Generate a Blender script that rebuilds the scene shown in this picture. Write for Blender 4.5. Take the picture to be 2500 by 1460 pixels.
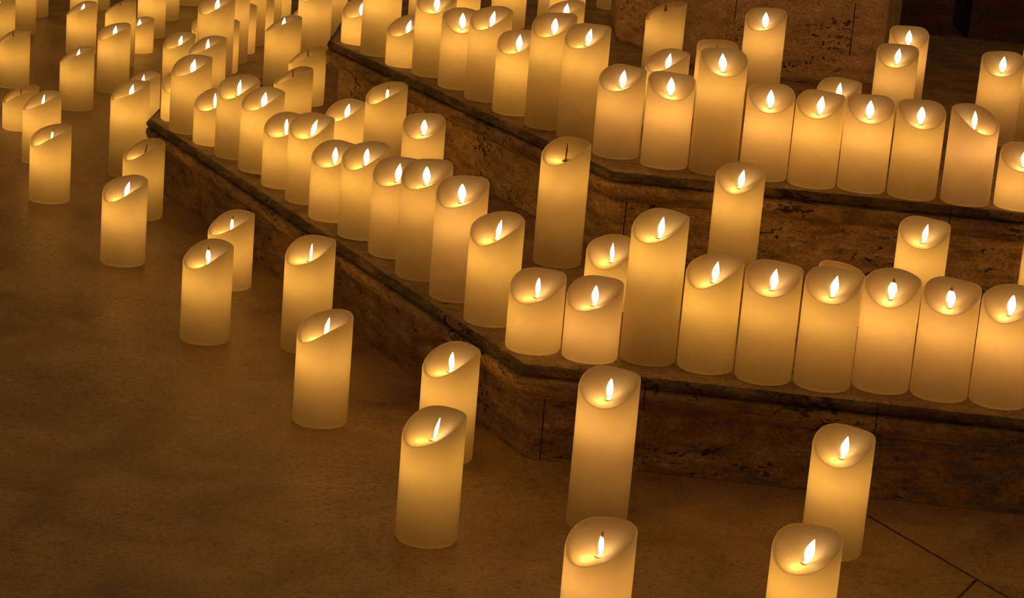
import bpy, bmesh, math, random
from mathutils import Matrix, Vector, noise

for o in list(bpy.data.objects):
    bpy.data.objects.remove(o, do_unlink=True)
S = bpy.context.scene
COL = S.collection
PI = math.pi

# ------------------------------------------------------------------ camera
F_PX, PITCH, ROLL, CAM_H = 5506.18, 0.266177, -0.0831398, 1.059076
cam_d = bpy.data.cameras.new('camera')
cam_d.sensor_fit = 'HORIZONTAL'
cam_d.sensor_width = 36.0
cam_d.lens = F_PX * 36.0 / 2500.0
cam_d.clip_start = 0.05
cam = bpy.data.objects.new('camera', cam_d)
COL.objects.link(cam)
cp, sp = math.cos(PITCH), math.sin(PITCH)
fw = Vector((0, cp, -sp)); rt = Vector((1, 0, 0)); dn = Vector((0, -sp, -cp))
c_, s_ = math.cos(ROLL), math.sin(ROLL)
rt2 = rt * c_ + dn * s_
dn2 = dn * c_ - rt * s_
R = Matrix((rt2, -dn2, -fw)).transposed().to_4x4()
cam.matrix_world = Matrix.Translation((0, 0, CAM_H)) @ R
S.camera = cam

# ------------------------------------------------------------------ world and exposure
w = bpy.data.worlds.new('ambient_fill'); S.world = w
w.use_nodes = True
bg = w.node_tree.nodes['Background']
bg.inputs[0].default_value = (1.0, 0.52, 0.165, 1)
bg.inputs[1].default_value = 0.145  # even warm fill added to lift floor and stone
S.view_settings.view_transform = 'Standard'
S.view_settings.look = 'None'
S.view_settings.gamma = 1.0
S.view_settings.use_curve_mapping = False
S.view_settings.exposure = 0.0
cy = S.cycles
cy.max_bounces = 4; cy.diffuse_bounces = 3; cy.glossy_bounces = 2
cy.transmission_bounces = 4; cy.transparent_max_bounces = 4
cy.sample_clamp_indirect = 3.0
cy.caustics_reflective = False; cy.caustics_refractive = False
cy.use_denoising = True
cy.use_adaptive_sampling = True
cy.adaptive_threshold = 0.04

LED_POWER = 0.067          # the lamp inside each candle
LED_COLOUR = (1.0, 0.545, 0.12)
H1, H2 = 0.14613, 0.29783
Dm = 0.08; RW = 0.04

# ------------------------------------------------------------------ node helpers
def new_mat(name):
    m = bpy.data.materials.new(name); m.use_nodes = True
    nt = m.node_tree; nt.nodes.clear()
    return m, nt
def nd(nt, typ, **kw):
    n = nt.nodes.new(typ)
    for k, v in kw.items():
        if k.startswith('i_'):
            key = k[2:]
            key = int(key) if key.isdigit() else key.replace('_', ' ')
            n.inputs[key].default_value = v
        else:
            setattr(n, k, v)
    return n
def ramp(nt, stops):
    r = nt.nodes.new('ShaderNodeValToRGB')
    el = r.color_ramp.elements
    while len(el) < len(stops): el.new(0.5)
    for e, (p, c) in zip(el, stops):
        e.position = p
        e.color = c if isinstance(c, tuple) else (c, c, c, 1)
    return r
def math_(nt, op, a, b=None, c=None):
    n = nt.nodes.new('ShaderNodeMath'); n.operation = op
    for i, v in enumerate((a, b, c)):
        if v is None: continue
        if isinstance(v, (int, float)): n.inputs[i].default_value = v
        else: nt.links.new(v, n.inputs[i])
    return n.outputs[0]

# ------------------------------------------------------------------ materials
def wax_material(name, c0, c1, share):
    m, nt = new_mat(name); L = nt.links.new
    tc = nd(nt, 'ShaderNodeTexCoord')
    n1 = nd(nt, 'ShaderNodeTexNoise', i_Scale=26.0, i_Detail=1.0)
    L(tc.outputs['Object'], n1.inputs['Vector'])
    col = ramp(nt, [(0.3, c0), (0.7, c1)])
    L(n1.outputs['Fac'], col.inputs[0])
    dif = nd(nt, 'ShaderNodeBsdfDiffuse'); tr = nd(nt, 'ShaderNodeBsdfTranslucent')
    L(col.outputs[0], dif.inputs['Color'])
    L(col.outputs[0], tr.inputs['Color'])
    mx = nd(nt, 'ShaderNodeMixShader', i_0=share)
    L(dif.outputs[0], mx.inputs[1]); L(tr.outputs[0], mx.inputs[2])
    gl = nd(nt, 'ShaderNodeBsdfGlossy', i_Roughness=0.42)
    gl.inputs['Color'].default_value = (1, 0.95, 0.88, 1)
    lw = nd(nt, 'ShaderNodeLayerWeight', i_Blend=0.25)
    f = math_(nt, 'MULTIPLY_ADD', lw.outputs['Fresnel'], 0.35, 0.01)
    mx2 = nd(nt, 'ShaderNodeMixShader')
    L(f, mx2.inputs[0]); L(mx.outputs[0], mx2.inputs[1]); L(gl.outputs[0], mx2.inputs[2])
    out = nd(nt, 'ShaderNodeOutputMaterial'); L(mx2.outputs[0], out.inputs['Surface'])
    return m

def flame_material(name, lit):
    """moving plastic flame: the lit part glows, the tip above it stays smoky"""
    m, nt = new_mat(name); L = nt.links.new
    tc = nd(nt, 'ShaderNodeTexCoord')
    sx = nd(nt, 'ShaderNodeSeparateXYZ'); L(tc.outputs['Object'], sx.inputs[0])
    t = math_(nt, 'MULTIPLY', sx.outputs['Z'], 1 / 0.031)
    fac = nd(nt, 'ShaderNodeMapRange')
    fac.inputs['From Min'].default_value = lit - 0.05
    fac.inputs['From Max'].default_value = lit + 0.22
    fac.inputs['To Min'].default_value = 1.0
    fac.inputs['To Max'].default_value = 0.0
    L(t, fac.inputs['Value'])
    em = nd(nt, 'ShaderNodeEmission', i_Strength=9.0 if lit > 0.02 else 0.0)
    em.inputs['Color'].default_value = (1.0, 0.68, 0.31, 1)
    d1 = nd(nt, 'ShaderNodeBsdfDiffuse'); d1.inputs['Color'].default_value = (0.30, 0.17, 0.09, 1)
    t1 = nd(nt, 'ShaderNodeBsdfTranslucent'); t1.inputs['Color'].default_value = (0.35, 0.2, 0.1, 1)
    dm = nd(nt, 'ShaderNodeMixShader', i_0=0.4); L(d1.outputs[0], dm.inputs[1]); L(t1.outputs[0], dm.inputs[2])
    mx = nd(nt, 'ShaderNodeMixShader')
    L(fac.outputs[0], mx.inputs[0]); L(dm.outputs[0], mx.inputs[1]); L(em.outputs[0], mx.inputs[2])
    out = nd(nt, 'ShaderNodeOutputMaterial'); L(mx.outputs[0], out.inputs['Surface'])
    return m

def travertine(name, dark, mid, light, scale=1.0, pits=0.5, rough=0.7, stain=0.0, joints=()):
    m, nt = new_mat(name); L = nt.links.new
    geo = nd(nt, 'ShaderNodeNewGeometry')
    mp = nd(nt, 'ShaderNodeMapping'); mp.inputs['Scale'].default_value = (9 * scale, 9 * scale, 30 * scale)
    L(geo.outputs['Position'], mp.inputs[0])
    n1 = nd(nt, 'ShaderNodeTexNoise', i_Scale=1.6, i_Detail=6.0, i_Roughness=0.74, i_Distortion=0.25)
    L(mp.outputs[0], n1.inputs['Vector'])
    col = ramp(nt, [(0.36, dark), (0.5, mid), (0.64, light)])
    L(n1.outputs['Fac'], col.inputs[0])
    mp2 = nd(nt, 'ShaderNodeMapping'); mp2.inputs['Scale'].default_value = (55 * scale, 55 * scale, 110 * scale)
    L(geo.outputs['Position'], mp2.inputs[0])
    n2 = nd(nt, 'ShaderNodeTexNoise', i_Scale=1.0, i_Detail=3.5, i_Roughness=0.62, i_Distortion=0.8)
    L(mp2.outputs[0], n2.inputs['Vector'])
    n3 = nd(nt, 'ShaderNodeTexNoise', i_Scale=8.0 * scale, i_Detail=3.0)
    L(geo.outputs['Position'], n3.inputs['Vector'])
    pm = math_(nt, 'MULTIPLY_ADD', n3.outputs['Fac'], 0.55, n2.outputs['Fac'])
    pit = ramp(nt, [(0.59, 1.0), (0.65, 0.0)])
    th = math_(nt, 'ADD', pm, 0.08 - 0.12 * pits)
    L(th, pit.inputs[0])
    mxc = nd(nt, 'ShaderNodeMix', data_type='RGBA')
    L(pit.outputs[0], mxc.inputs[0]); L(col.outputs[0], mxc.inputs[6])
    mxc.inputs[7].default_value = tuple(v * 0.22 for v in dark[:3]) + (1,)
    n5 = nd(nt, 'ShaderNodeTexNoise', i_Scale=210.0, i_Detail=2.0, i_Roughness=0.7)
    L(geo.outputs['Position'], n5.inputs['Vector'])
    gr = ramp(nt, [(0.32, 0.62), (0.68, 1.22)]); L(n5.outputs['Fac'], gr.inputs[0])
    mg = nd(nt, 'ShaderNodeMix', data_type='RGBA', blend_type='MULTIPLY', i_0=1.0)
    L(mxc.outputs[2], mg.inputs[6]); L(gr.outputs[0], mg.inputs[7])
    csock = mg.outputs[2]
    if stain:
        n4 = nd(nt, 'ShaderNodeTexNoise', i_Scale=3.2, i_Detail=5.0, i_Roughness=0.7)
        L(geo.outputs['Position'], n4.inputs['Vector'])
        sr = ramp(nt, [(0.38, stain), (0.62, 0.0)]); L(n4.outputs['Fac'], sr.inputs[0])
        mx2 = nd(nt, 'ShaderNodeMix', data_type='RGBA')
        L(sr.outputs[0], mx2.inputs[0]); L(csock, mx2.inputs[6])
        mx2.inputs[7].default_value = tuple(v * 0.35 for v in dark[:3]) + (1,)
        csock = mx2.outputs[2]
    hgt = math_(nt, 'ADD', math_(nt, 'SUBTRACT', n1.outputs['Fac'], math_(nt, 'MULTIPLY', pit.outputs[0], 1.2)), math_(nt, 'MULTIPLY', n5.outputs['Fac'], 0.45))
    if joints:
        sx = nd(nt, 'ShaderNodeSeparateXYZ'); L(geo.outputs['Position'], sx.inputs[0]); jt = None
        wob = math_(nt, 'MULTIPLY', math_(nt, 'SUBTRACT', n2.outputs['Fac'], 0.5), 0.004)
        for (jx, jy, deg, z0, z1) in joints:      # butt joints between the blocks
            u = (math.cos(math.radians(deg)), math.sin(math.radians(deg)))
            al = math_(nt, 'ADD', math_(nt, 'MULTIPLY', math_(nt, 'SUBTRACT', sx.outputs['X'], jx), u[0]), math_(nt, 'MULTIPLY', math_(nt, 'SUBTRACT', sx.outputs['Y'], jy), u[1]))
            ac = math_(nt, 'ADD', math_(nt, 'MULTIPLY', math_(nt, 'SUBTRACT', sx.outputs['X'], jx), -u[1]), math_(nt, 'MULTIPLY', math_(nt, 'SUBTRACT', sx.outputs['Y'], jy), u[0]))
            j = math_(nt, 'LESS_THAN', math_(nt, 'ABSOLUTE', math_(nt, 'ADD', al, wob)), 0.0009)
            j = math_(nt, 'MULTIPLY', j, math_(nt, 'LESS_THAN', math_(nt, 'ABSOLUTE', ac), 0.12))
            j = math_(nt, 'MULTIPLY', j, math_(nt, 'MULTIPLY', math_(nt, 'GREATER_THAN', sx.outputs['Z'], z0), math_(nt, 'LESS_THAN', sx.outputs['Z'], z1)))
            jt = j if jt is None else math_(nt, 'MAXIMUM', jt, j)
        mj = nd(nt, 'ShaderNodeMix', data_type='RGBA')
        L(jt, mj.inputs[0]); L(csock, mj.inputs[6]); mj.inputs[7].default_value = (0.03, 0.018, 0.01, 1)
        csock = mj.outputs[2]
        hgt = math_(nt, 'SUBTRACT', hgt, math_(nt, 'MULTIPLY', jt, 1.5))
    bp = nd(nt, 'ShaderNodeBump', i_Strength=0.75, i_Distance=0.006)
    L(hgt, bp.inputs['Height'])
    bs = nd(nt, 'ShaderNodeBsdfPrincipled', i_Roughness=rough)
    bs.inputs['Specular IOR Level'].default_value = 0.35
    L(csock, bs.inputs['Base Color']); L(bp.outputs[0], bs.inputs['Normal'])
    out = nd(nt, 'ShaderNodeOutputMaterial'); L(bs.outputs[0], out.inputs['Surface'])
    return m

def floor_material(seams):
    """honed stone paving: worn polish in patches, thin joints between the slabs"""
    m, nt = new_mat('honed_stone_floor'); L = nt.links.new
    geo = nd(nt, 'ShaderNodeNewGeometry')
    n1 = nd(nt, 'ShaderNodeTexNoise', i_Scale=6.0, i_Detail=6.0, i_Roughness=0.62, i_Distortion=0.8)
    L(geo.outputs['Position'], n1.inputs['Vector'])
    col = ramp(nt, [(0.3, (0.33, 0.215, 0.105, 1)), (0.52, (0.52, 0.35, 0.18, 1)), (0.75, (0.72, 0.51, 0.28, 1))])
    L(n1.outputs['Fac'], col.inputs[0])
    n2 = nd(nt, 'ShaderNodeTexNoise', i_Scale=95.0, i_Detail=3.0, i_Roughness=0.68, i_Distortion=0.5)
    L(geo.outputs['Position'], n2.inputs['Vector'])
    n3 = nd(nt, 'ShaderNodeTexNoise', i_Scale=4.0, i_Detail=3.0)
    L(geo.outputs['Position'], n3.inputs['Vector'])
    speck = ramp(nt, [(0.40, 1.0), (0.47, 0.0)])
    L(math_(nt, 'MULTIPLY_ADD', n3.outputs['Fac'], 0.35, math_(nt, 'SUBTRACT', n2.outputs['Fac'], 0.13)), speck.inputs[0])
    mx = nd(nt, 'ShaderNodeMix', data_type='RGBA')
    L(math_(nt, 'MULTIPLY', speck.outputs[0], 0.36), mx.inputs[0]); L(col.outputs[0], mx.inputs[6])
    mx.inputs[7].default_value = (0.10, 0.062, 0.035, 1)
    n5 = nd(nt, 'ShaderNodeTexNoise', i_Scale=170.0, i_Detail=2.0, i_Roughness=0.7)
    L(geo.outputs['Position'], n5.inputs['Vector'])
    gr = ramp(nt, [(0.32, 0.72), (0.68, 1.18)]); L(n5.outputs['Fac'], gr.inputs[0])
    mg = nd(nt, 'ShaderNodeMix', data_type='RGBA', blend_type='MULTIPLY', i_0=1.0)
    L(mx.outputs[2], mg.inputs[6]); L(gr.outputs[0], mg.inputs[7])
    sx = nd(nt, 'ShaderNodeSeparateXYZ'); L(geo.outputs['Position'], sx.inputs[0])
    joint = None
    for (x0, y0, x1, y1, half_w) in seams:
        d = math.hypot(x1 - x0, y1 - y0); ux, uy = (x1 - x0) / d, (y1 - y0) / d
        px = math_(nt, 'SUBTRACT', sx.outputs['X'], x0); py = math_(nt, 'SUBTRACT', sx.outputs['Y'], y0)
        wob = math_(nt, 'MULTIPLY', math_(nt, 'SUBTRACT', n2.outputs['Fac'], 0.5), 0.004)
        perp = math_(nt, 'ADD', math_(nt, 'ADD', math_(nt, 'MULTIPLY', px, -uy), math_(nt, 'MULTIPLY', py, ux)), wob)
        along = math_(nt, 'ADD', math_(nt, 'MULTIPLY', px, ux), math_(nt, 'MULTIPLY', py, uy))
        a = math_(nt, 'LESS_THAN', math_(nt, 'ABSOLUTE', perp), half_w)
        b = math_(nt, 'GREATER_THAN', along, 0.0); c = math_(nt, 'LESS_THAN', along, d)
        j = math_(nt, 'MULTIPLY', a, math_(nt, 'MULTIPLY', b, c))
        joint = j if joint is None else math_(nt, 'MAXIMUM', joint, j)
    mx2 = nd(nt, 'ShaderNodeMix', data_type='RGBA')
    L(joint, mx2.inputs[0]); L(mg.outputs[2], mx2.inputs[6]); mx2.inputs[7].default_value = (0.05, 0.03, 0.018, 1)
    rr = ramp(nt, [(0.3, 0.26), (0.7, 0.50)])
    L(n1.outputs['Fac'], rr.inputs[0])
    hgt = math_(nt, 'SUBTRACT', math_(nt, 'MULTIPLY_ADD', n1.outputs['Fac'], 0.8, math_(nt, 'MULTIPLY', n2.outputs['Fac'], 0.22)),
                math_(nt, 'MULTIPLY_ADD', joint, 2.0, math_(nt, 'MULTIPLY', speck.outputs[0], 0.35)))
    bp = nd(nt, 'ShaderNodeBump', i_Strength=0.28, i_Distance=0.006); L(hgt, bp.inputs['Height'])
    bs = nd(nt, 'ShaderNodeBsdfPrincipled')
    bs.inputs['Specular IOR Level'].default_value = 0.5
    L(mx2.outputs[2], bs.inputs['Base Color']); L(rr.outputs[0], bs.inputs['Roughness']); L(bp.outputs[0], bs.inputs['Normal'])
    out = nd(nt, 'ShaderNodeOutputMaterial'); L(bs.outputs[0], out.inputs['Surface'])
    return m

WAX = wax_material('ivory_wax', (0.70, 0.575, 0.385, 1), (0.76, 0.635, 0.43, 1), 0.68)
WAX_TOP = wax_material('brightened_ivory_wax', (0.88, 0.72, 0.50, 1), (0.93, 0.77, 0.54, 1), 0.66)  # paler copy of the body wax, brightness of the hollow put into its colour
SOCKET, _nt = new_mat('ivory_socket')
_b = nd(_nt, 'ShaderNodeBsdfPrincipled', i_Roughness=0.45)
_b.inputs['Base Color'].default_value = (0.90, 0.74, 0.50, 1)
_o = nd(_nt, 'ShaderNodeOutputMaterial'); _nt.links.new(_b.outputs[0], _o.inputs['Surface'])
LITS = [0.0, 0.15, 0.3, 0.45, 0.6, 0.75, 0.88, 1.0]
FLAMES = [flame_material('flame_glow_%d' % int(l * 100), l) for l in LITS]
JOINTS = [(0.196, 3.005, -5.3, 0.09, 0.15), (0.058, 3.03, -5.3, 0.0, 0.094), (0.44, 2.98, -5.3, 0.0, 0.094), (0.515, 2.975, -5.3, 0.09, 0.15),
          (-0.252, 4.42, -62, 0.2, 0.30), (-0.375, 4.66, -62, 0.145, 0.26), (0.175, 3.65, -5.3, 0.145, 0.246), (0.70, 3.6, -5.3, 0.24, 0.30), (-0.45, 3.93, -62, 0.09, 0.15),
          (0.02, 3.90, -62, 0.145, 0.246)]
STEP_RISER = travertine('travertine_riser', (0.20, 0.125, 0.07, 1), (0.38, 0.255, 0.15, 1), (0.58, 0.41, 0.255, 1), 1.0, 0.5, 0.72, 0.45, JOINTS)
STEP_RISER_PALE = travertine('pale_travertine_riser', (0.36, 0.235, 0.145, 1), (0.68, 0.48, 0.31, 1), (0.90, 0.68, 0.46, 1), 1.0, 0.62, 0.72, 0.35, JOINTS)  # upper riser, paler than the lower one
STEP_NOSE = travertine('travertine_moulding', (0.27, 0.165, 0.09, 1), (0.55, 0.375, 0.225, 1), (0.80, 0.59, 0.38, 1), 1.0, 0.55, 0.6, 0.6, JOINTS)
STEP_ROLL = travertine('dark_travertine_roll', (0.08, 0.052, 0.033, 1), (0.19, 0.125, 0.078, 1), (0.42, 0.29, 0.185, 1), 1.0, 0.7, 0.6, 0.6, JOINTS)  # edge roll, darker than tread and moulding
STEP_TREAD = travertine('travertine_tread', (0.30, 0.195, 0.115, 1), (0.46, 0.32, 0.195, 1), (0.62, 0.45, 0.28, 1), 0.8, 0.3, 0.55, 0.2)
PLINTH = travertine('travertine_plinth', (0.55, 0.37, 0.25, 1), (0.80, 0.57, 0.41, 1), (0.92, 0.70, 0.53, 1), 0.9, 0.40, 0.75, 0.2,
                    [(0.415, 4.706, 5.1, 0.42, 3), (0.665, 4.728, 5.1, 0.36, 0.47)])
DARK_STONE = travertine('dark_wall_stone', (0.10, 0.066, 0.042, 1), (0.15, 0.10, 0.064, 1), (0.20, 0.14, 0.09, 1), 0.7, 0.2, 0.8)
FLOOR = floor_material([(0.40, 3.111, 0.72, 2.538, 0.0022), (0.624, 2.709, 0.50, 2.472, 0.0022),
                        (-2.9, 5.9, -0.75, 2.1, 0.0015)])

# ------------------------------------------------------------------ mesh helpers
def mesh_obj(name, verts, faces, mat, parent=None, smooth=True, mats=None):
    me = bpy.data.meshes.new(name)
    me.from_pydata(verts, [], faces); me.update()
    for p in me.polygons: p.use_smooth = smooth
    me.materials.append(mat)
    o = bpy.data.objects.new(name, me); COL.objects.link(o)
    if parent is not None: o.parent = parent
    return o
def empty(name, loc, rz=0.0):
    o = bpy.data.objects.new(name, None); COL.objects.link(o)
    o.empty_display_size = 0.02
    o.location = loc; o.rotation_euler = (0, 0, rz)
    return o
def tag(o, label, cat, group=None):
    o['label'] = label; o['category'] = cat
    if group: o['group'] = group

# ------------------------------------------------------------------ setting: floor, walls
fl = mesh_obj('floor', [(-4, 0.6, 0), (4.5, 0.6, 0), (4.5, 11, 0), (-4, 11, 0), (-4, 0.6, -.1), (4.5, 0.6, -.1), (4.5, 11, -.1), (-4, 11, -.1)],
              [(0, 1, 2, 3), (7, 6, 5, 4), (0, 4, 5, 1), (1, 5, 6, 2), (2, 6, 7, 3), (3, 7, 4, 0)], FLOOR, smooth=False)
fl['kind'] = 'structure'

# ------------------------------------------------------------------ stepped stone platform
def offset_poly(pts, closed_from, d):
    """offset an open polyline outwards (to its right-hand side when walking it) by d"""
    n = len(pts); out = []
    for i in range(n):
        dirs = []
        if i > 0: dirs.append((Vector(pts[i]) - Vector(pts[i - 1])).normalized())
        if i < n - 1: dirs.append((Vector(pts[i + 1]) - Vector(pts[i])).normalized())
        nrm = [Vector((v.y, -v.x)) for v in dirs]
        if len(nrm) == 1: q = Vector(pts[i]) + nrm[0] * d
        else:
            b = (nrm[0] + nrm[1]); q = Vector(pts[i]) + b * (d / (b.dot(nrm[0])))
        out.append(q)
    return out

def subdiv_line(pts, step):
    res = []
    for a, b in zip(pts[:-1], pts[1:]):
        a = Vector(a); b = Vector(b); k = max(1, int((b - a).length / step))
        for i in range(k): res.append(a.lerp(b, i / k))
    res.append(Vector(pts[-1]))
    return res

def band(name, line, profile, zt, mat, parent, step=0.02, rough=0.0, seed=0, smooth=True):
    """sweep a profile of (outward, down) pairs along the edge line"""
    base = [Vector(p) for p in line]
    offs = {}
    rows = []
    for o_, d_ in profile:
        pl = offset_poly(base, None, o_)
        rows.append((subdiv_fixed(pl, base, step), zt - d_))
    verts = []; faces = []
    n = len(rows[0][0])
    for r, (pl, z) in enumerate(rows):
        for i, q in enumerate(pl):
            v = Vector((q.x, q.y, z))
            if rough and 0 < r < len(rows) - 1:
                k = noise.noise(Vector((q.x * 23 + seed, q.y * 23, z * 60))) + 0.6 * noise.noise(Vector((q.x * 70, q.y * 70 + seed, z * 150)))
                v += Vector((0.6 * k, 0.5 * k, -0.5 * abs(k))) * rough
            verts.append(v)
    for r in range(len(rows) - 1):
        for i in range(n - 1):
            a = r * n + i
            faces.append((a, a + n, a + n + 1, a + 1))
    return mesh_obj(name, verts, faces, mat, parent, smooth)

def subdiv_fixed(pl, base, step):
    res = []
    for i in range(len(base) - 1):
        k = max(1, int((base[i + 1] - base[i]).length / step))
        for j in range(k): res.append(pl[i].lerp(pl[i + 1], j / k))
    res.append(pl[-1])
    return res

NOSE = [(0.0, 0.0), (0.005, 0.0008), (0.0105, 0.0035), (0.0135, 0.0080), (0.0125, 0.0125), (0.0085, 0.0155), (0.0045, 0.0168),
        (0.0045, 0.0185), (0.0125, 0.0195), (0.0145, 0.0225), (0.0140, 0.030), (0.0105, 0.038), (0.0040, 0.0455), (-0.002, 0.0485),
        (-0.0025, 0.0515), (-0.014, 0.0525)]

def stone_step(line, tail, z0, z1, label, seed, riser_mat):
    """line: visible edge from the far left end to the right end; tail: the points closing the slab behind"""
    root = empty('stone_step', (line[2][0], line[2][1], z0))
    tag(root, label, 'step', 'steps of the stone platform')
    inv = Matrix.Translation((-line[2][0], -line[2][1], -z0))
    parts = []
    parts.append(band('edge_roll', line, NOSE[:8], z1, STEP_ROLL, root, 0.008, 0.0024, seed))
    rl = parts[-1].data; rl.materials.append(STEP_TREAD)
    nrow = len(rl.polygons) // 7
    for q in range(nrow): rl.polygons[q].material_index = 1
    parts.append(band('moulding', line, NOSE[7:], z1, STEP_NOSE, root, 0.010, 0.0016, seed))
    hgt = z1 - z0
    parts.append(band('riser', line, [(-0.014, 0.0525), (-0.0145, 0.07), (-0.0150, 0.10), (-0.0155, hgt - 0.012), (-0.0150, hgt - 0.0006)], z1, riser_mat, root, 0.03, 0.0012, seed + 5))
    poly = [Vector(p) for p in line] + [Vector(p) for p in tail]
    top = [(p.x, p.y, z1) for p in poly]
    bot = [(p.x, p.y, z1 - 0.004) for p in offset_poly(poly[:len(line)], None, -0.02)] + [(p.x, p.y, z1 - 0.004) for p in poly[len(line):]]
    n = len(top)
    fc = [tuple(reversed(range(n)))] if False else [tuple(range(n))]
    o = mesh_obj('tread', top + bot, fc + [(i, n + i, n + (i + 1) % n, (i + 1) % n) for i in range(n)] + [tuple(reversed(range(n, 2 * n)))], STEP_TREAD, root, False)
    bm = bmesh.new(); bm.from_mesh(o.data); bmesh.ops.recalc_face_normals(bm, faces=bm.faces); bm.to_mesh(o.data); bm.free()
    parts.append(o)
    for q in parts: q.data.transform(inv)
    return root

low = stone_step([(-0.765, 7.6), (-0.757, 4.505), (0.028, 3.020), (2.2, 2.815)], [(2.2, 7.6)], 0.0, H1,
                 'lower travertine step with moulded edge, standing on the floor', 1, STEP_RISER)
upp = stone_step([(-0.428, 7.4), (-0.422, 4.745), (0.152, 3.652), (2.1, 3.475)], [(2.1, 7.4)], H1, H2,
                 'upper travertine step with moulded edge, standing on the lower step', 7, STEP_RISER_PALE)

def prism(name, pts, z0, z1, mat, parent=None, nz=1):
    n = len(pts); vs = []; fs = []
    for k in range(nz + 1):
        z = z0 + (z1 - z0) * k / nz
        vs += [(p[0], p[1], z) for p in pts]
    for k in range(nz):
        for i in range(n):
            j = (i + 1) % n
            fs.append((k * n + i, k * n + j, (k + 1) * n + j, (k + 1) * n + i))
    fs.append(tuple(reversed(range(n)))); fs.append(tuple(range(nz * n, nz * n + n)))
    return mesh_obj(name, vs, fs, mat, parent, False)

pl = prism('stone_plinth', [(0.182, 5.50), (0.186, 5.09), (0.400, 4.705), (0.735, 4.735), (0.83, 5.15), (0.84, 5.50)], H2, 1.25, PLINTH)
tag(pl, 'rough travertine plinth with chamfered corners on the upper step', 'plinth')
bmx = bmesh.new(); bmx.from_mesh(pl.data)
bmesh.ops.bevel(bmx, geom=[e for e in bmx.edges if abs(e.verts[0].co.z - e.verts[1].co.z) > 0.2 or max(e.verts[0].co.z, e.verts[1].co.z) < H2 + 0.01], offset=0.006, segments=2, affect='EDGES')
bmx.to_mesh(pl.data); bmx.free()
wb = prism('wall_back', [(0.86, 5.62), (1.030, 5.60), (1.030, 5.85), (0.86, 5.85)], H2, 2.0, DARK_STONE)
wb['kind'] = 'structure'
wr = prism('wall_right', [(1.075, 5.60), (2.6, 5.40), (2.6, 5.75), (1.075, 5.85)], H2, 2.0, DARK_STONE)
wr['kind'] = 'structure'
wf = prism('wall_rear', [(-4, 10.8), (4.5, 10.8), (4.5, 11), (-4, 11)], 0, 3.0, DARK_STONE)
wf['kind'] = 'structure'

# ------------------------------------------------------------------ the candle
NS = 56
def rim_z(psi, v):
    """height of the rim against the nominal height; psi = 0 is where the rim dips"""
    a1, a2, a3, p3 = v
    return Dm * (-0.05 - a1 * math.cos(psi) - a2 * math.cos(2 * psi) + a3 * math.sin(3 * psi + p3))
RIMS = [(0.23, 0.05, 0.012, 1.0), (0.22, 0.055, 0.016, 2.4), (0.235, 0.045, 0.014, 0.2), (0.225, 0.052, 0.018, 4.2)]
ZC = -0.31 * Dm

def wax_body(h, v, parent):
    rings = [(0.0, lambda p: 0.0), (0.034, lambda p: 0.0), (0.0380, lambda p: 0.0007), (0.0395, lambda p: 0.0025), (RW, lambda p: 0.006)]
    NV = 14
    for k in range(1, NV + 1):
        t = k / NV
        rings.append((RW, lambda p, t=t: 0.006 + t * (h + rim_z(p, v) - 0.0020 - 0.006)))
    rings.append((RW - 0.0003, lambda p: h + rim_z(p, v) - 0.0009))
    rings.append((RW - 0.0010, lambda p: h + rim_z(p, v) - 0.0002))
    rings.append((RW - 0.0016, lambda p: h + rim_z(p, v)))
    vs = [(0, 0, 0)]; fs = []
    for r, f in rings[1:]:
        for i in range(NS):
            p = 2 * PI * i / NS
            vs.append((r * math.cos(p), r * math.sin(p), f(p)))
    for i in range(NS): fs.append((0, 1 + (i + 1) % NS, 1 + i))
    for k in range(len(rings) - 2):
        for i in range(NS):
            a = 1 + k * NS + i; b = 1 + k * NS + (i + 1) % NS
            fs.append((a, b, b + NS, a + NS))
    return mesh_obj('wax_body', vs, fs, WAX, parent)

DISH = {}
def melted_top(h, vi, parent):
    if vi not in DISH:
        v = RIMS[vi]
        prof = [(RW - 0.0016, 0, 0.0), (RW - 0.0024, 0, -0.0002), (RW - 0.0034, 0, -0.0010), (RW - 0.0044, 0, -0.0024)]
        r_in = RW - 0.0044
        vs = []; fs = []
        for r, _, dz in prof:
            for i in range(NS):
                p = 2 * PI * i / NS
                vs.append((r * math.cos(p), r * math.sin(p), rim_z(p, v) + dz))
        NR = 9
        for k in range(1, NR):
            s = 1 - k / NR
            for i in range(NS):
                p = 2 * PI * i / NS
                e = rim_z(p, v) - 0.0024
                z = ZC + (e - ZC) * s ** 1.25
                vs.append((r_in * s * math.cos(p), r_in * s * math.sin(p), z))
        nr = len(vs) // NS
        for k in range(nr - 1):
            for i in range(NS):
                a = k * NS + i; b = k * NS + (i + 1) % NS
                fs.append((a, b, b + NS, a + NS))
        vs.append((0, 0, ZC)); c = len(vs) - 1
        for i in range(NS): fs.append(((nr - 1) * NS + i, (nr - 1) * NS + (i + 1) % NS, c))
        o = mesh_obj('melted_top', vs, fs, WAX_TOP, parent)
        DISH[vi] = o.data
    else:
        o = bpy.data.objects.new('melted_top', DISH[vi]); COL.objects.link(o); o.parent = parent
    o.location = (0, 0, h)
    return o

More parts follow.
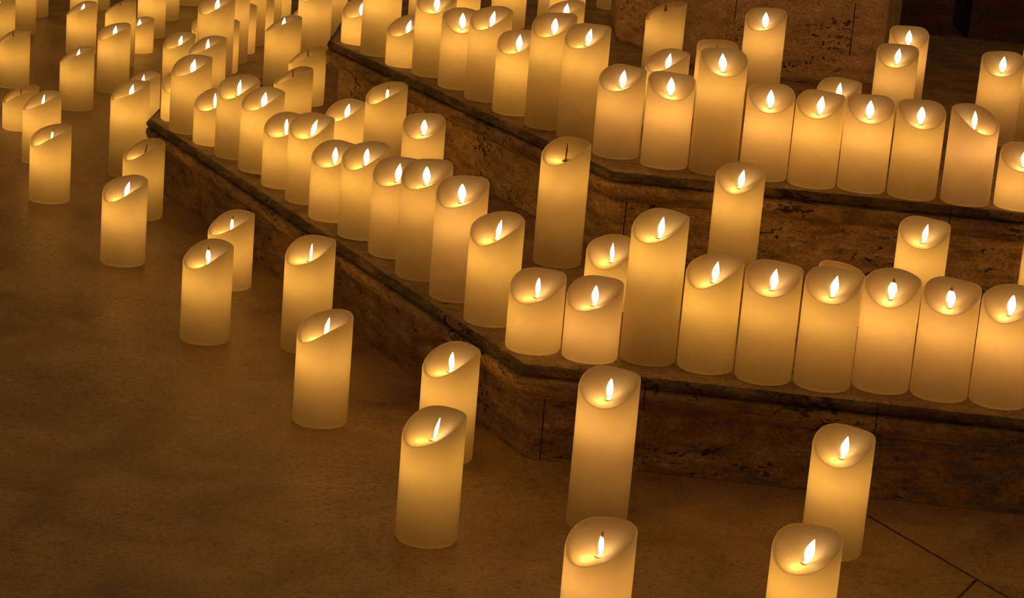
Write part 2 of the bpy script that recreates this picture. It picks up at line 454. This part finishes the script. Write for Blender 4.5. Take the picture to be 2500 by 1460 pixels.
def flame_mesh():
    prof = [(0.0, 0.0019), (0.08, 0.0022), (0.16, 0.0034), (0.25, 0.0050), (0.36, 0.0064), (0.47, 0.0068), (0.58, 0.0063), (0.70, 0.0050), (0.82, 0.0033), (0.92, 0.0016), (1.0, 0.0002)]
    H = 0.031; N = 14; vs = []; fs = []
    for t, a in prof:
        b = 0.0005 + 0.13 * a
        for i in range(N):
            p = 2 * PI * i / N
            vs.append((a * math.cos(p), b * math.sin(p), t * H))
    for k in range(len(prof) - 1):
        for i in range(N):
            a = k * N + i; b2 = k * N + (i + 1) % N
            fs.append((a, b2, b2 + N, a + N))
    fs.append(tuple(reversed(range(N)))); fs.append(tuple(range((len(prof) - 1) * N, len(prof) * N)))
    return vs, fs
FV, FF = flame_mesh()
FLAME_DATA = {}
def socket_mesh():
    N = 20; vs = []; fs = []
    prof = [(0.0058, -0.001), (0.0058, 0.0008), (0.0050, 0.0012), (0.0042, 0.0008), (0.0040, -0.0006), (0.0012, -0.0008)]
    for r, z in prof:
        for i in range(N):
            p = 2 * PI * i / N; vs.append((r * math.cos(p), r * math.sin(p), z))
    for k in range(len(prof) - 1):
        for i in range(N):
            a = k * N + i; b = k * N + (i + 1) % N
            fs.append((a, b, b + N, a + N))
    fs.append(tuple(range((len(prof) - 1) * N, len(prof) * N)))
    return vs, fs
SOCK_DATA = []
LED_DATA = {}
HUES = [(1.0, 0.555, 0.112), (1.0, 0.545, 0.12), (1.0, 0.532, 0.138), (1.0, 0.518, 0.158)]   # lamps differ a little in warmth
def led(name, power, size, hue):
    k = (name, round(power, 4), hue)
    if k not in LED_DATA:
        d = bpy.data.lights.new(name, 'POINT'); d.energy = power; d.color = HUES[hue]
        d.shadow_soft_size = size
        LED_DATA[k] = d
    return LED_DATA[k]

rng = random.Random(11)
def candle(x, y, level, h, phi0, fyaw, flean, lit, label):
    z = (0.0, H1, H2)[level]
    a0 = math.radians(phi0)
    root = empty('candle', (x, y, z + 0.0003), a0)
    tag(root, label, 'candle', ('candles on the stone floor', 'candles on the lower step', 'candles on the upper step')[level])
    vi = rng.randrange(len(RIMS))
    wax_body(h, RIMS[vi], root)
    melted_top(h, vi, root)
    # flame
    li = min(range(len(LITS)), key=lambda i: abs(LITS[i] - lit))
    if li not in FLAME_DATA:
        f = mesh_obj('flame', FV, FF, FLAMES[li], root); FLAME_DATA[li] = f.data
    else:
        f = bpy.data.objects.new('flame', FLAME_DATA[li]); COL.objects.link(f); f.parent = root
    M = Matrix.Rotation(-a0, 4, 'Z') @ Matrix.Rotation(math.radians(flean - 4), 4, 'Y') @ Matrix.Rotation(math.radians(-fyaw), 4, 'Z')
    f.matrix_local = Matrix.Translation((0, 0, h + ZC - 0.0002)) @ M
    if not SOCK_DATA:
        s = mesh_obj('flame_socket', *socket_mesh(), SOCKET, root); SOCK_DATA.append(s.data)
    else:
        s = bpy.data.objects.new('flame_socket', SOCK_DATA[0]); COL.objects.link(s); s.parent = root
    s.location = (0, 0, h + ZC)
    k = rng.uniform(0.85, 1.15)
    k = round(k * 8) / 8
    hue = max(0, min(3, int(1.3 + 1.2 * x + rng.uniform(-1.0, 1.0))))
    lo = bpy.data.objects.new('led_lamp', led('led_lamp', LED_POWER * k, 0.010, hue)); COL.objects.link(lo)
    al = math.radians(270 - fyaw) - a0
    lo.parent = root; lo.location = (0.006 * math.cos(al), 0.006 * math.sin(al), h + ZC - 0.030)
    l3 = bpy.data.objects.new('led_beam', led('led_beam', LED_POWER * k * 0.19, 0.004, hue)); COL.objects.link(l3)
    l3.parent = root; l3.location = (0.0165 * math.cos(al), 0.0165 * math.sin(al), h + ZC - 0.0085)
    l2 = bpy.data.objects.new('led_spill', led('led_spill', LED_POWER * k * 0.11 * (h / 0.147), 0.016, hue)); COL.objects.link(l2)  # extra lamp added low inside to brighten the wax near the base
    l2.parent = root; l2.location = (0, 0, max(0.03, (h + ZC) * 0.42))
    return root

CANDLES = [  # x, y, level, height, direction of the rim's dip, flame turn, flame lean, lit share, label
    (-0.929, 4.337, 0, 0.139, 216, 65, 12, 0.60, 'ivory pillar candle on the floor at far left, foremost of the left group'),
    (-0.703, 3.912, 0, 0.144, 228, 45, 18, 0.90, 'ivory candle on the floor at left, standing free with bright flame, left of the step'),
    (-0.732, 4.264, 0, 0.140, 208, 86, 14, 0.12, 'ivory pillar candle on the floor beside the lower step corner, flame edge-on as dark sliver'),
    (-0.489, 3.482, 0, 0.149, 222, 50, 4, 0.55, 'ivory candle on the floor below the slanting step edge, left one of the close pair'),
    (-0.498, 3.814, 0, 0.121, 211, 60, 8, 0.60, 'ivory pillar candle on the floor tight behind another, right one of the close pair'),
    (-0.326, 3.478, 0, 0.170, 227, 72, 8, 0.75, 'tall candle on the floor, standing behind a shorter one at the slanting riser'),
    (-0.265, 3.121, 0, 0.152, 212, 60, 14, 0.90, 'ivory candle on the floor in front of a taller one, left of the step corner'),
    (-0.077, 3.008, 0, 0.151, 218, 55, 6, 0.70, 'ivory candle on the floor left of the step corner, half hidden by the front one'),
    (-0.084, 2.693, 0, 0.157, 222, 76, 16, 0.85, 'large front candle on the open floor, lower middle, with thin tilted flame'),
    (0.135, 2.789, 0, 0.199, 248, 52, 8, 0.80, 'tallest floor candle, standing just right of the lower step corner'),
    (0.122, 2.370, 0, 0.147, 228, 68, 6, 0.60, 'large candle cut by the bottom frame, below the tallest floor candle'),
    (0.442, 2.767, 0, 0.153, 245, 48, 12, 1.00, 'ivory pillar candle on the floor before the right riser, beside the seam in the paving'),
    (0.359, 2.415, 0, 0.142, 240, 48, 18, 1.00, 'large candle cut by the bottom frame at lower right, with flame leaning right'),
    (-1.273, 5.486, 0, 0.132, 196, 70, 0, 0.10, 'ivory pillar candle cut by the left frame, with unlit upright flame inside a pale hollow'),
    (-1.409, 5.909, 0, 0.142, 195, 70, 0, 1.00, 'ivory pillar candle at the top left frame corner, partly behind the cut-off one'),
    (-1.437, 6.283, 0, 0.160, 215, 60, 0, 0.50, 'dim tall candle body at top left, second from the left frame corner'),
    (-1.474, 6.609, 0, 0.147, 215, 60, 0, 0.50, 'ivory pillar candle body at top left, farthest back of the left corner trio'),
    (-1.072, 5.274, 0, 0.137, 197, 45, 12, 1.00, 'ivory pillar candle on the back floor, front of the left trio, with small thin flame'),
    (-1.217, 6.030, 0, 0.130, 203, 35, 14, 1.00, 'taller candle on the back floor, behind the one with the small thin flame'),
    (-1.034, 5.530, 0, 0.158, 218, 30, 10, 1.00, 'ivory candle on the back floor with wide bright flame, right one of the left trio'),
    (-1.087, 5.893, 0, 0.165, 190, 70, 0, 0.30, 'ivory pillar candle on the back floor right behind the one with the wide bright flame'),
    (-1.080, 6.136, 0, 0.084, 200, 30, 6, 1.00, 'very short candle on the back floor, lowest of those at top left'),
    (-1.093, 6.404, 0, 0.144, 222, 30, 6, 0.60, 'tall candle body at the top frame, behind and right of the very short one'),
    (-1.109, 6.744, 0, 0.136, 222, 30, 6, 0.60, 'candle body at the top frame with its base a hand behind the neighbour at left'),
    (-1.092, 7.085, 0, 0.142, 222, 30, 6, 0.60, 'ivory pillar candle base peeping in at the top frame, farthest back in the middle aisle'),
    (-1.336, 6.838, 0, 0.144, 222, 30, 6, 0.60, 'ivory candle body at the top frame, seen in the gap behind two back floor candles'),
    (-1.315, 6.542, 0, 0.138, 222, 30, 6, 0.60, 'ivory pillar candle body at the top frame directly behind the tall back floor candle'),
    (-1.139, 4.991, 0, 0.087, 200, 75, 4, 0.10, 'short candle at the left frame with unlit flame, behind its taller neighbour'),
    (-1.021, 4.672, 0, 0.139, 208, 55, 12, 1.00, 'ivory candle on the floor at far left, between a short one and the front one'),
    (-0.826, 4.618, 0, 0.187, 212, 40, 14, 0.90, 'tall candle on the floor left of the lower step corner, front one of two'),
    (-0.868, 5.003, 0, 0.138, 208, 45, 8, 1.00, 'ivory pillar candle on the floor left of the lower step corner, rear one of two'),
    (-0.875, 5.547, 0, 0.145, 222, 38, 14, 0.90, 'ivory pillar candle on the floor behind the first ones at the lower step left corner'),
    (-0.849, 5.831, 0, 0.149, 235, 30, 8, 0.90, 'candle on the back floor mostly hidden, only its left rim showing behind a tall one'),
    (-0.705, 4.519, 1, 0.087, 240, 30, 8, 0.90, 'short candle on the lower step left corner, mostly hidden behind its neighbour'),
    (-0.669, 4.410, 1, 0.140, 224, 25, 14, 1.00, 'ivory pillar candle with dark rim and bright flame, foremost at the lower step left corner'),
    (-0.607, 4.317, 1, 0.093, 230, 55, 4, 0.90, 'short candle on the slanting lower edge, second in front from the left corner'),
    (-0.549, 4.212, 1, 0.142, 235, 50, 10, 1.00, 'ivory candle on the slanting lower edge with tall flame, third in front from left corner'),
    (-0.489, 4.109, 1, 0.142, 224, 30, 12, 1.00, 'ivory pillar candle on the slanting lower edge, fourth in front from the left corner'),
    (-0.432, 3.998, 1, 0.119, 235, 55, 6, 0.75, 'shorter candle on the slanting lower edge, fifth in front from the left corner'),
    (-0.376, 3.893, 1, 0.142, 240, 50, 22, 1.00, 'ivory pillar candle on the slanting lower edge with strongly tilted flame, sixth from left corner'),
    (-0.322, 3.778, 1, 0.120, 238, 40, 6, 0.75, 'shorter candle on the slanting lower edge, seventh in front from left corner'),
    (-0.261, 3.669, 1, 0.145, 230, 40, 8, 0.80, 'ivory pillar candle on the slanting lower edge, eighth in front from the left corner'),
    (-0.201, 3.565, 1, 0.145, 240, 35, 10, 1.00, 'ivory pillar candle on the slanting lower edge, ninth in front, half behind its right neighbour'),
    (-0.148, 3.440, 1, 0.172, 238, 25, 2, 0.75, 'taller candle on the slanting lower edge with dark flame tip, tenth from left corner'),
    (-0.088, 3.332, 1, 0.173, 242, 20, 2, 0.75, 'taller candle on the slanting lower edge, second before the short corner candle'),
    (-0.030, 3.214, 1, 0.149, 230, 60, 14, 0.90, 'ivory candle on the slanting lower edge with narrow flame, just left of the corner one'),
    (0.035, 3.091, 1, 0.100, 240, 60, 6, 0.75, 'short candle right on the front corner of the lower step'),
    (0.116, 3.070, 1, 0.101, 235, 45, 6, 0.75, 'short candle on the lower step front edge, next right of the corner one'),
    (0.199, 3.083, 1, 0.203, 231, 50, 10, 1.00, 'tall candle on the lower step front edge, tallest of the front row'),
    (0.280, 3.066, 1, 0.150, 228, 48, 10, 0.90, 'ivory pillar candle on the lower front edge, first right of the tallest in the row'),
    (0.360, 3.038, 1, 0.153, 250, 40, 8, 1.00, 'ivory pillar candle on the lower front edge, second right of the tallest in the row'),
    (0.442, 3.028, 1, 0.153, 251, 42, 12, 1.00, 'ivory pillar candle on the lower front edge, third right of the tallest in the row'),
    (0.526, 3.042, 1, 0.153, 251, 30, 6, 0.60, 'ivory pillar candle on the lower front edge with half-lit flame, fourth right of the tallest'),
    (0.606, 3.026, 1, 0.152, 248, 30, 2, 0.60, 'ivory pillar candle on the lower front edge with half-lit flame, fifth right of the tallest'),
    (0.687, 3.016, 1, 0.151, 240, 45, 8, 0.70, 'ivory candle on the lower front edge cut by the right frame, last in the row'),
    (-0.684, 4.713, 1, 0.132, 206, 45, 6, 1.00, 'ivory candle on the lower step behind the left corner, with small flame behind dark-rimmed one'),
    (-0.696, 4.906, 1, 0.192, 225, 35, 10, 1.00, 'tall candle cut by the top frame with bright flame, above the left step corner'),
    (-0.711, 5.115, 1, 0.109, 215, 45, 6, 0.55, 'short candle in the receding row, first behind the tall one with bright flame'),
    (-0.708, 5.254, 1, 0.168, 225, 45, 6, 0.55, 'taller candle in the receding row at the step end, second behind the tall one'),
    (-0.709, 5.400, 1, 0.106, 215, 45, 6, 0.55, 'short candle in the receding row at the step end, third behind the tall one'),
    (-0.702, 5.524, 1, 0.161, 225, 45, 6, 0.55, 'taller candle in the receding row at the step end, fourth behind the tall one'),
    (-0.696, 5.647, 1, 0.085, 205, 45, 6, 1.00, 'short candle in the receding row, fifth behind, seen left of the broad wavy-topped one'),
    (-0.693, 5.780, 1, 0.152, 225, 45, 6, 0.55, 'ivory candle body in the receding row at the top frame, sixth behind the tall one'),
    (-0.683, 5.917, 1, 0.109, 225, 45, 6, 0.55, 'ivory pillar candle body farthest back in the receding row, at the top frame'),
    (-0.555, 4.974, 1, 0.151, 190, 40, 6, 1.00, 'candle with wavy top and tiny flame on the lower step, left of a tall body'),
    (-0.563, 5.566, 1, 0.097, 200, 60, 0, 0.20, 'ivory pillar candle showing only a pointed left rim behind the tall body at the top'),
    (-0.523, 5.337, 1, 0.177, 220, 60, 0, 0.40, 'tall candle body without visible top, left of the upper step corner'),
    (-0.525, 5.796, 1, 0.153, 225, 50, 0, 0.50, 'ivory pillar candle base standing behind the left end corner of the upper step'),
    (-0.485, 4.581, 1, 0.106, 191, 78, 0, 0.00, 'ivory pillar candle with thin dark flame line on the lower step, front one of two'),
    (-0.481, 4.806, 1, 0.113, 192, 80, 4, 0.00, 'ivory pillar candle with thin dark flame line on the lower step, rear one of two'),
    (-0.352, 4.323, 1, 0.093, 222, 40, 14, 1.00, 'short candle on the lower step behind the slanting row, left of a taller one'),
    (-0.273, 4.289, 1, 0.140, 216, 65, 8, 0.60, 'ivory pillar candle on the lower step tread under the slanting upper riser, with half-lit flame'),
    (-0.190, 4.144, 1, 0.110, 256, 25, 4, 0.80, 'ivory candle on the lower step tread with pale round top, alone before the upper riser'),
    (0.068, 3.595, 1, 0.195, 224, 88, 6, 0.00, 'tall candle alone on the lower tread with flame turned edge-on to a dark line'),
    (0.147, 3.351, 1, 0.095, 242, 65, 4, 0.90, 'short candle on the lower tread directly behind the tallest front row candle'),
    (0.350, 3.558, 1, 0.183, 248, 45, 12, 1.00, 'tall candle alone on the lower tread before the upper front riser'),
    (0.508, 3.379, 1, 0.077, 318, 80, 0, 0.00, 'ivory pillar candle showing only its back rim behind the third and fourth front row candles'),
    (0.633, 3.440, 1, 0.145, 250, 60, 12, 1.00, 'ivory pillar candle on the lower tread at right, rising behind the front row, bright flame'),
    (0.845, 3.503, 1, 0.126, 250, 50, 12, 1.00, 'ivory candle at the right frame behind the last front row one, only a sliver showing'),
    (-0.367, 4.741, 2, 0.082, 230, 30, 8, 0.80, 'short candle at the upper step left corner, first in the upper slanting row'),
    (-0.315, 4.616, 2, 0.157, 230, 30, 8, 0.80, 'tall candle body cut by the top frame, second in the upper slanting row'),
    (-0.255, 4.508, 2, 0.087, 222, 40, 16, 1.00, 'short candle in the upper slanting row with leaning flame, third from left corner'),
    (-0.196, 4.421, 2, 0.152, 248, 30, 8, 1.00, 'tall candle cut by the top frame, fourth in the upper slanting row'),
    (-0.138, 4.309, 2, 0.138, 266, 10, 2, 1.00, 'ivory pillar candle with dark rim and upright flame, fifth in the upper slanting row'),
    (-0.082, 4.202, 2, 0.162, 231, 42, 14, 1.00, 'ivory pillar candle with leaning flame in the upper slanting row, sixth from left corner'),
    (-0.026, 4.090, 2, 0.139, 238, 30, 6, 0.85, 'shorter candle in the upper slanting row, seventh from the left corner'),
    (0.035, 3.980, 2, 0.191, 238, 28, 6, 0.80, 'tall candle in the upper slanting row, eighth from the left corner'),
    (0.093, 3.900, 2, 0.188, 235, 40, 14, 1.00, 'tall candle in the upper slanting row with leaning flame, ninth from left corner'),
    (0.155, 3.774, 2, 0.141, 238, 30, 8, 0.90, 'ivory candle on the front corner of the upper step, lower than its tall left neighbour'),
    (0.235, 3.722, 2, 0.144, 270, 5, 2, 0.85, 'ivory pillar candle on the upper front edge facing forward, first right of the corner one'),
    (0.316, 3.702, 2, 0.194, 276, 20, -2, 1.00, 'tall candle on the upper front edge facing forward, tallest of that row'),
    (0.399, 3.692, 2, 0.142, 268, 20, 2, 0.95, 'ivory pillar candle on the upper front edge, first right of the tall forward-facing one'),
    (0.478, 3.666, 2, 0.143, 246, 25, 8, 1.00, 'ivory pillar candle on the upper front edge, second right of the tall forward-facing one'),
    (0.560, 3.663, 2, 0.143, 266, 15, 2, 1.00, 'ivory pillar candle on the upper front edge, third right of the tall forward-facing one'),
    (0.640, 3.640, 2, 0.145, 272, 18, 4, 0.80, 'ivory pillar candle on the upper front edge, fourth right of the tall forward-facing one'),
    (0.726, 3.627, 2, 0.146, 305, -40, 0, 1.00, 'candle on the upper front edge with top sloping down to the right, near right end'),
    (0.813, 3.623, 2, 0.092, 250, 20, 8, 1.00, 'short candle on the upper front edge, cut by the right frame'),
    (0.246, 4.078, 2, 0.129, 216, 40, 12, 1.00, 'ivory pillar candle on the upper step with small flame, behind the forward-facing corner neighbour'),
    (0.264, 4.582, 2, 0.151, 190, 60, 0, 0.15, 'ivory candle against the stone plinth, at its left part, seen from behind with flame tip'),
    (0.345, 4.194, 2, 0.135, 272, 84, 0, 0.45, 'ivory pillar candle with pale hollow and hidden flame, directly behind the tall forward-facing one'),
    (0.446, 4.375, 2, 0.179, 245, 20, 2, 0.85, 'tall candle standing against the middle of the stone plinth'),
    (0.554, 4.018, 2, 0.111, 240, 50, 6, 0.90, 'short candle behind the upper front row at the plinth foot, with narrow flame'),
    (0.696, 4.298, 2, 0.141, 254, 35, 8, 1.00, 'ivory pillar candle at the right end of the plinth, front one of the overlapping two'),
    (0.760, 4.577, 2, 0.140, 268, 20, 2, 1.00, 'ivory pillar candle at the right end of the plinth, rear one of the overlapping two'),
    (0.875, 4.189, 2, 0.158, 258, 25, 6, 1.00, 'ivory pillar candle on the dark right part of the upper step, behind the down-sloping one'),
    (0.964, 4.250, 2, 0.173, 250, 25, 6, 1.00, 'ivory pillar candle at the right frame behind the one on the dark right part'),
    (-0.248, 5.085, 2, 0.124, 235, 30, 4, 0.80, 'pale candle strip at the top frame behind the tall fourth upper-row candle'),
    (-0.162, 4.926, 2, 0.123, 235, 30, 4, 0.80, 'ivory pillar candle body at the top frame behind the dark-rimmed upright-flame one'),
    (-0.063, 5.152, 2, 0.127, 235, 30, 4, 0.80, 'ivory pillar candle body at the top frame behind the sixth and seventh upper-row ones'),
    (0.043, 5.129, 2, 0.162, 235, 30, 4, 0.80, 'ivory pillar candle body at the top frame, left rear one behind the tall upper-row pair'),
    (0.068, 5.003, 2, 0.142, 235, 30, 4, 0.80, 'ivory pillar candle body at the top frame, right rear one behind the tall upper-row pair'),
    (0.063, 4.764, 2, 0.111, 218, 25, 8, 1.00, 'ivory pillar candle with small flame at the top frame, directly behind the tall upper-row pair'),
    (0.188, 5.610, 2, 0.159, 235, 25, 8, 0.70, 'distant candle at the top frame, half hidden behind the left edge of the plinth'),
]
for row in CANDLES:
    candle(*row)
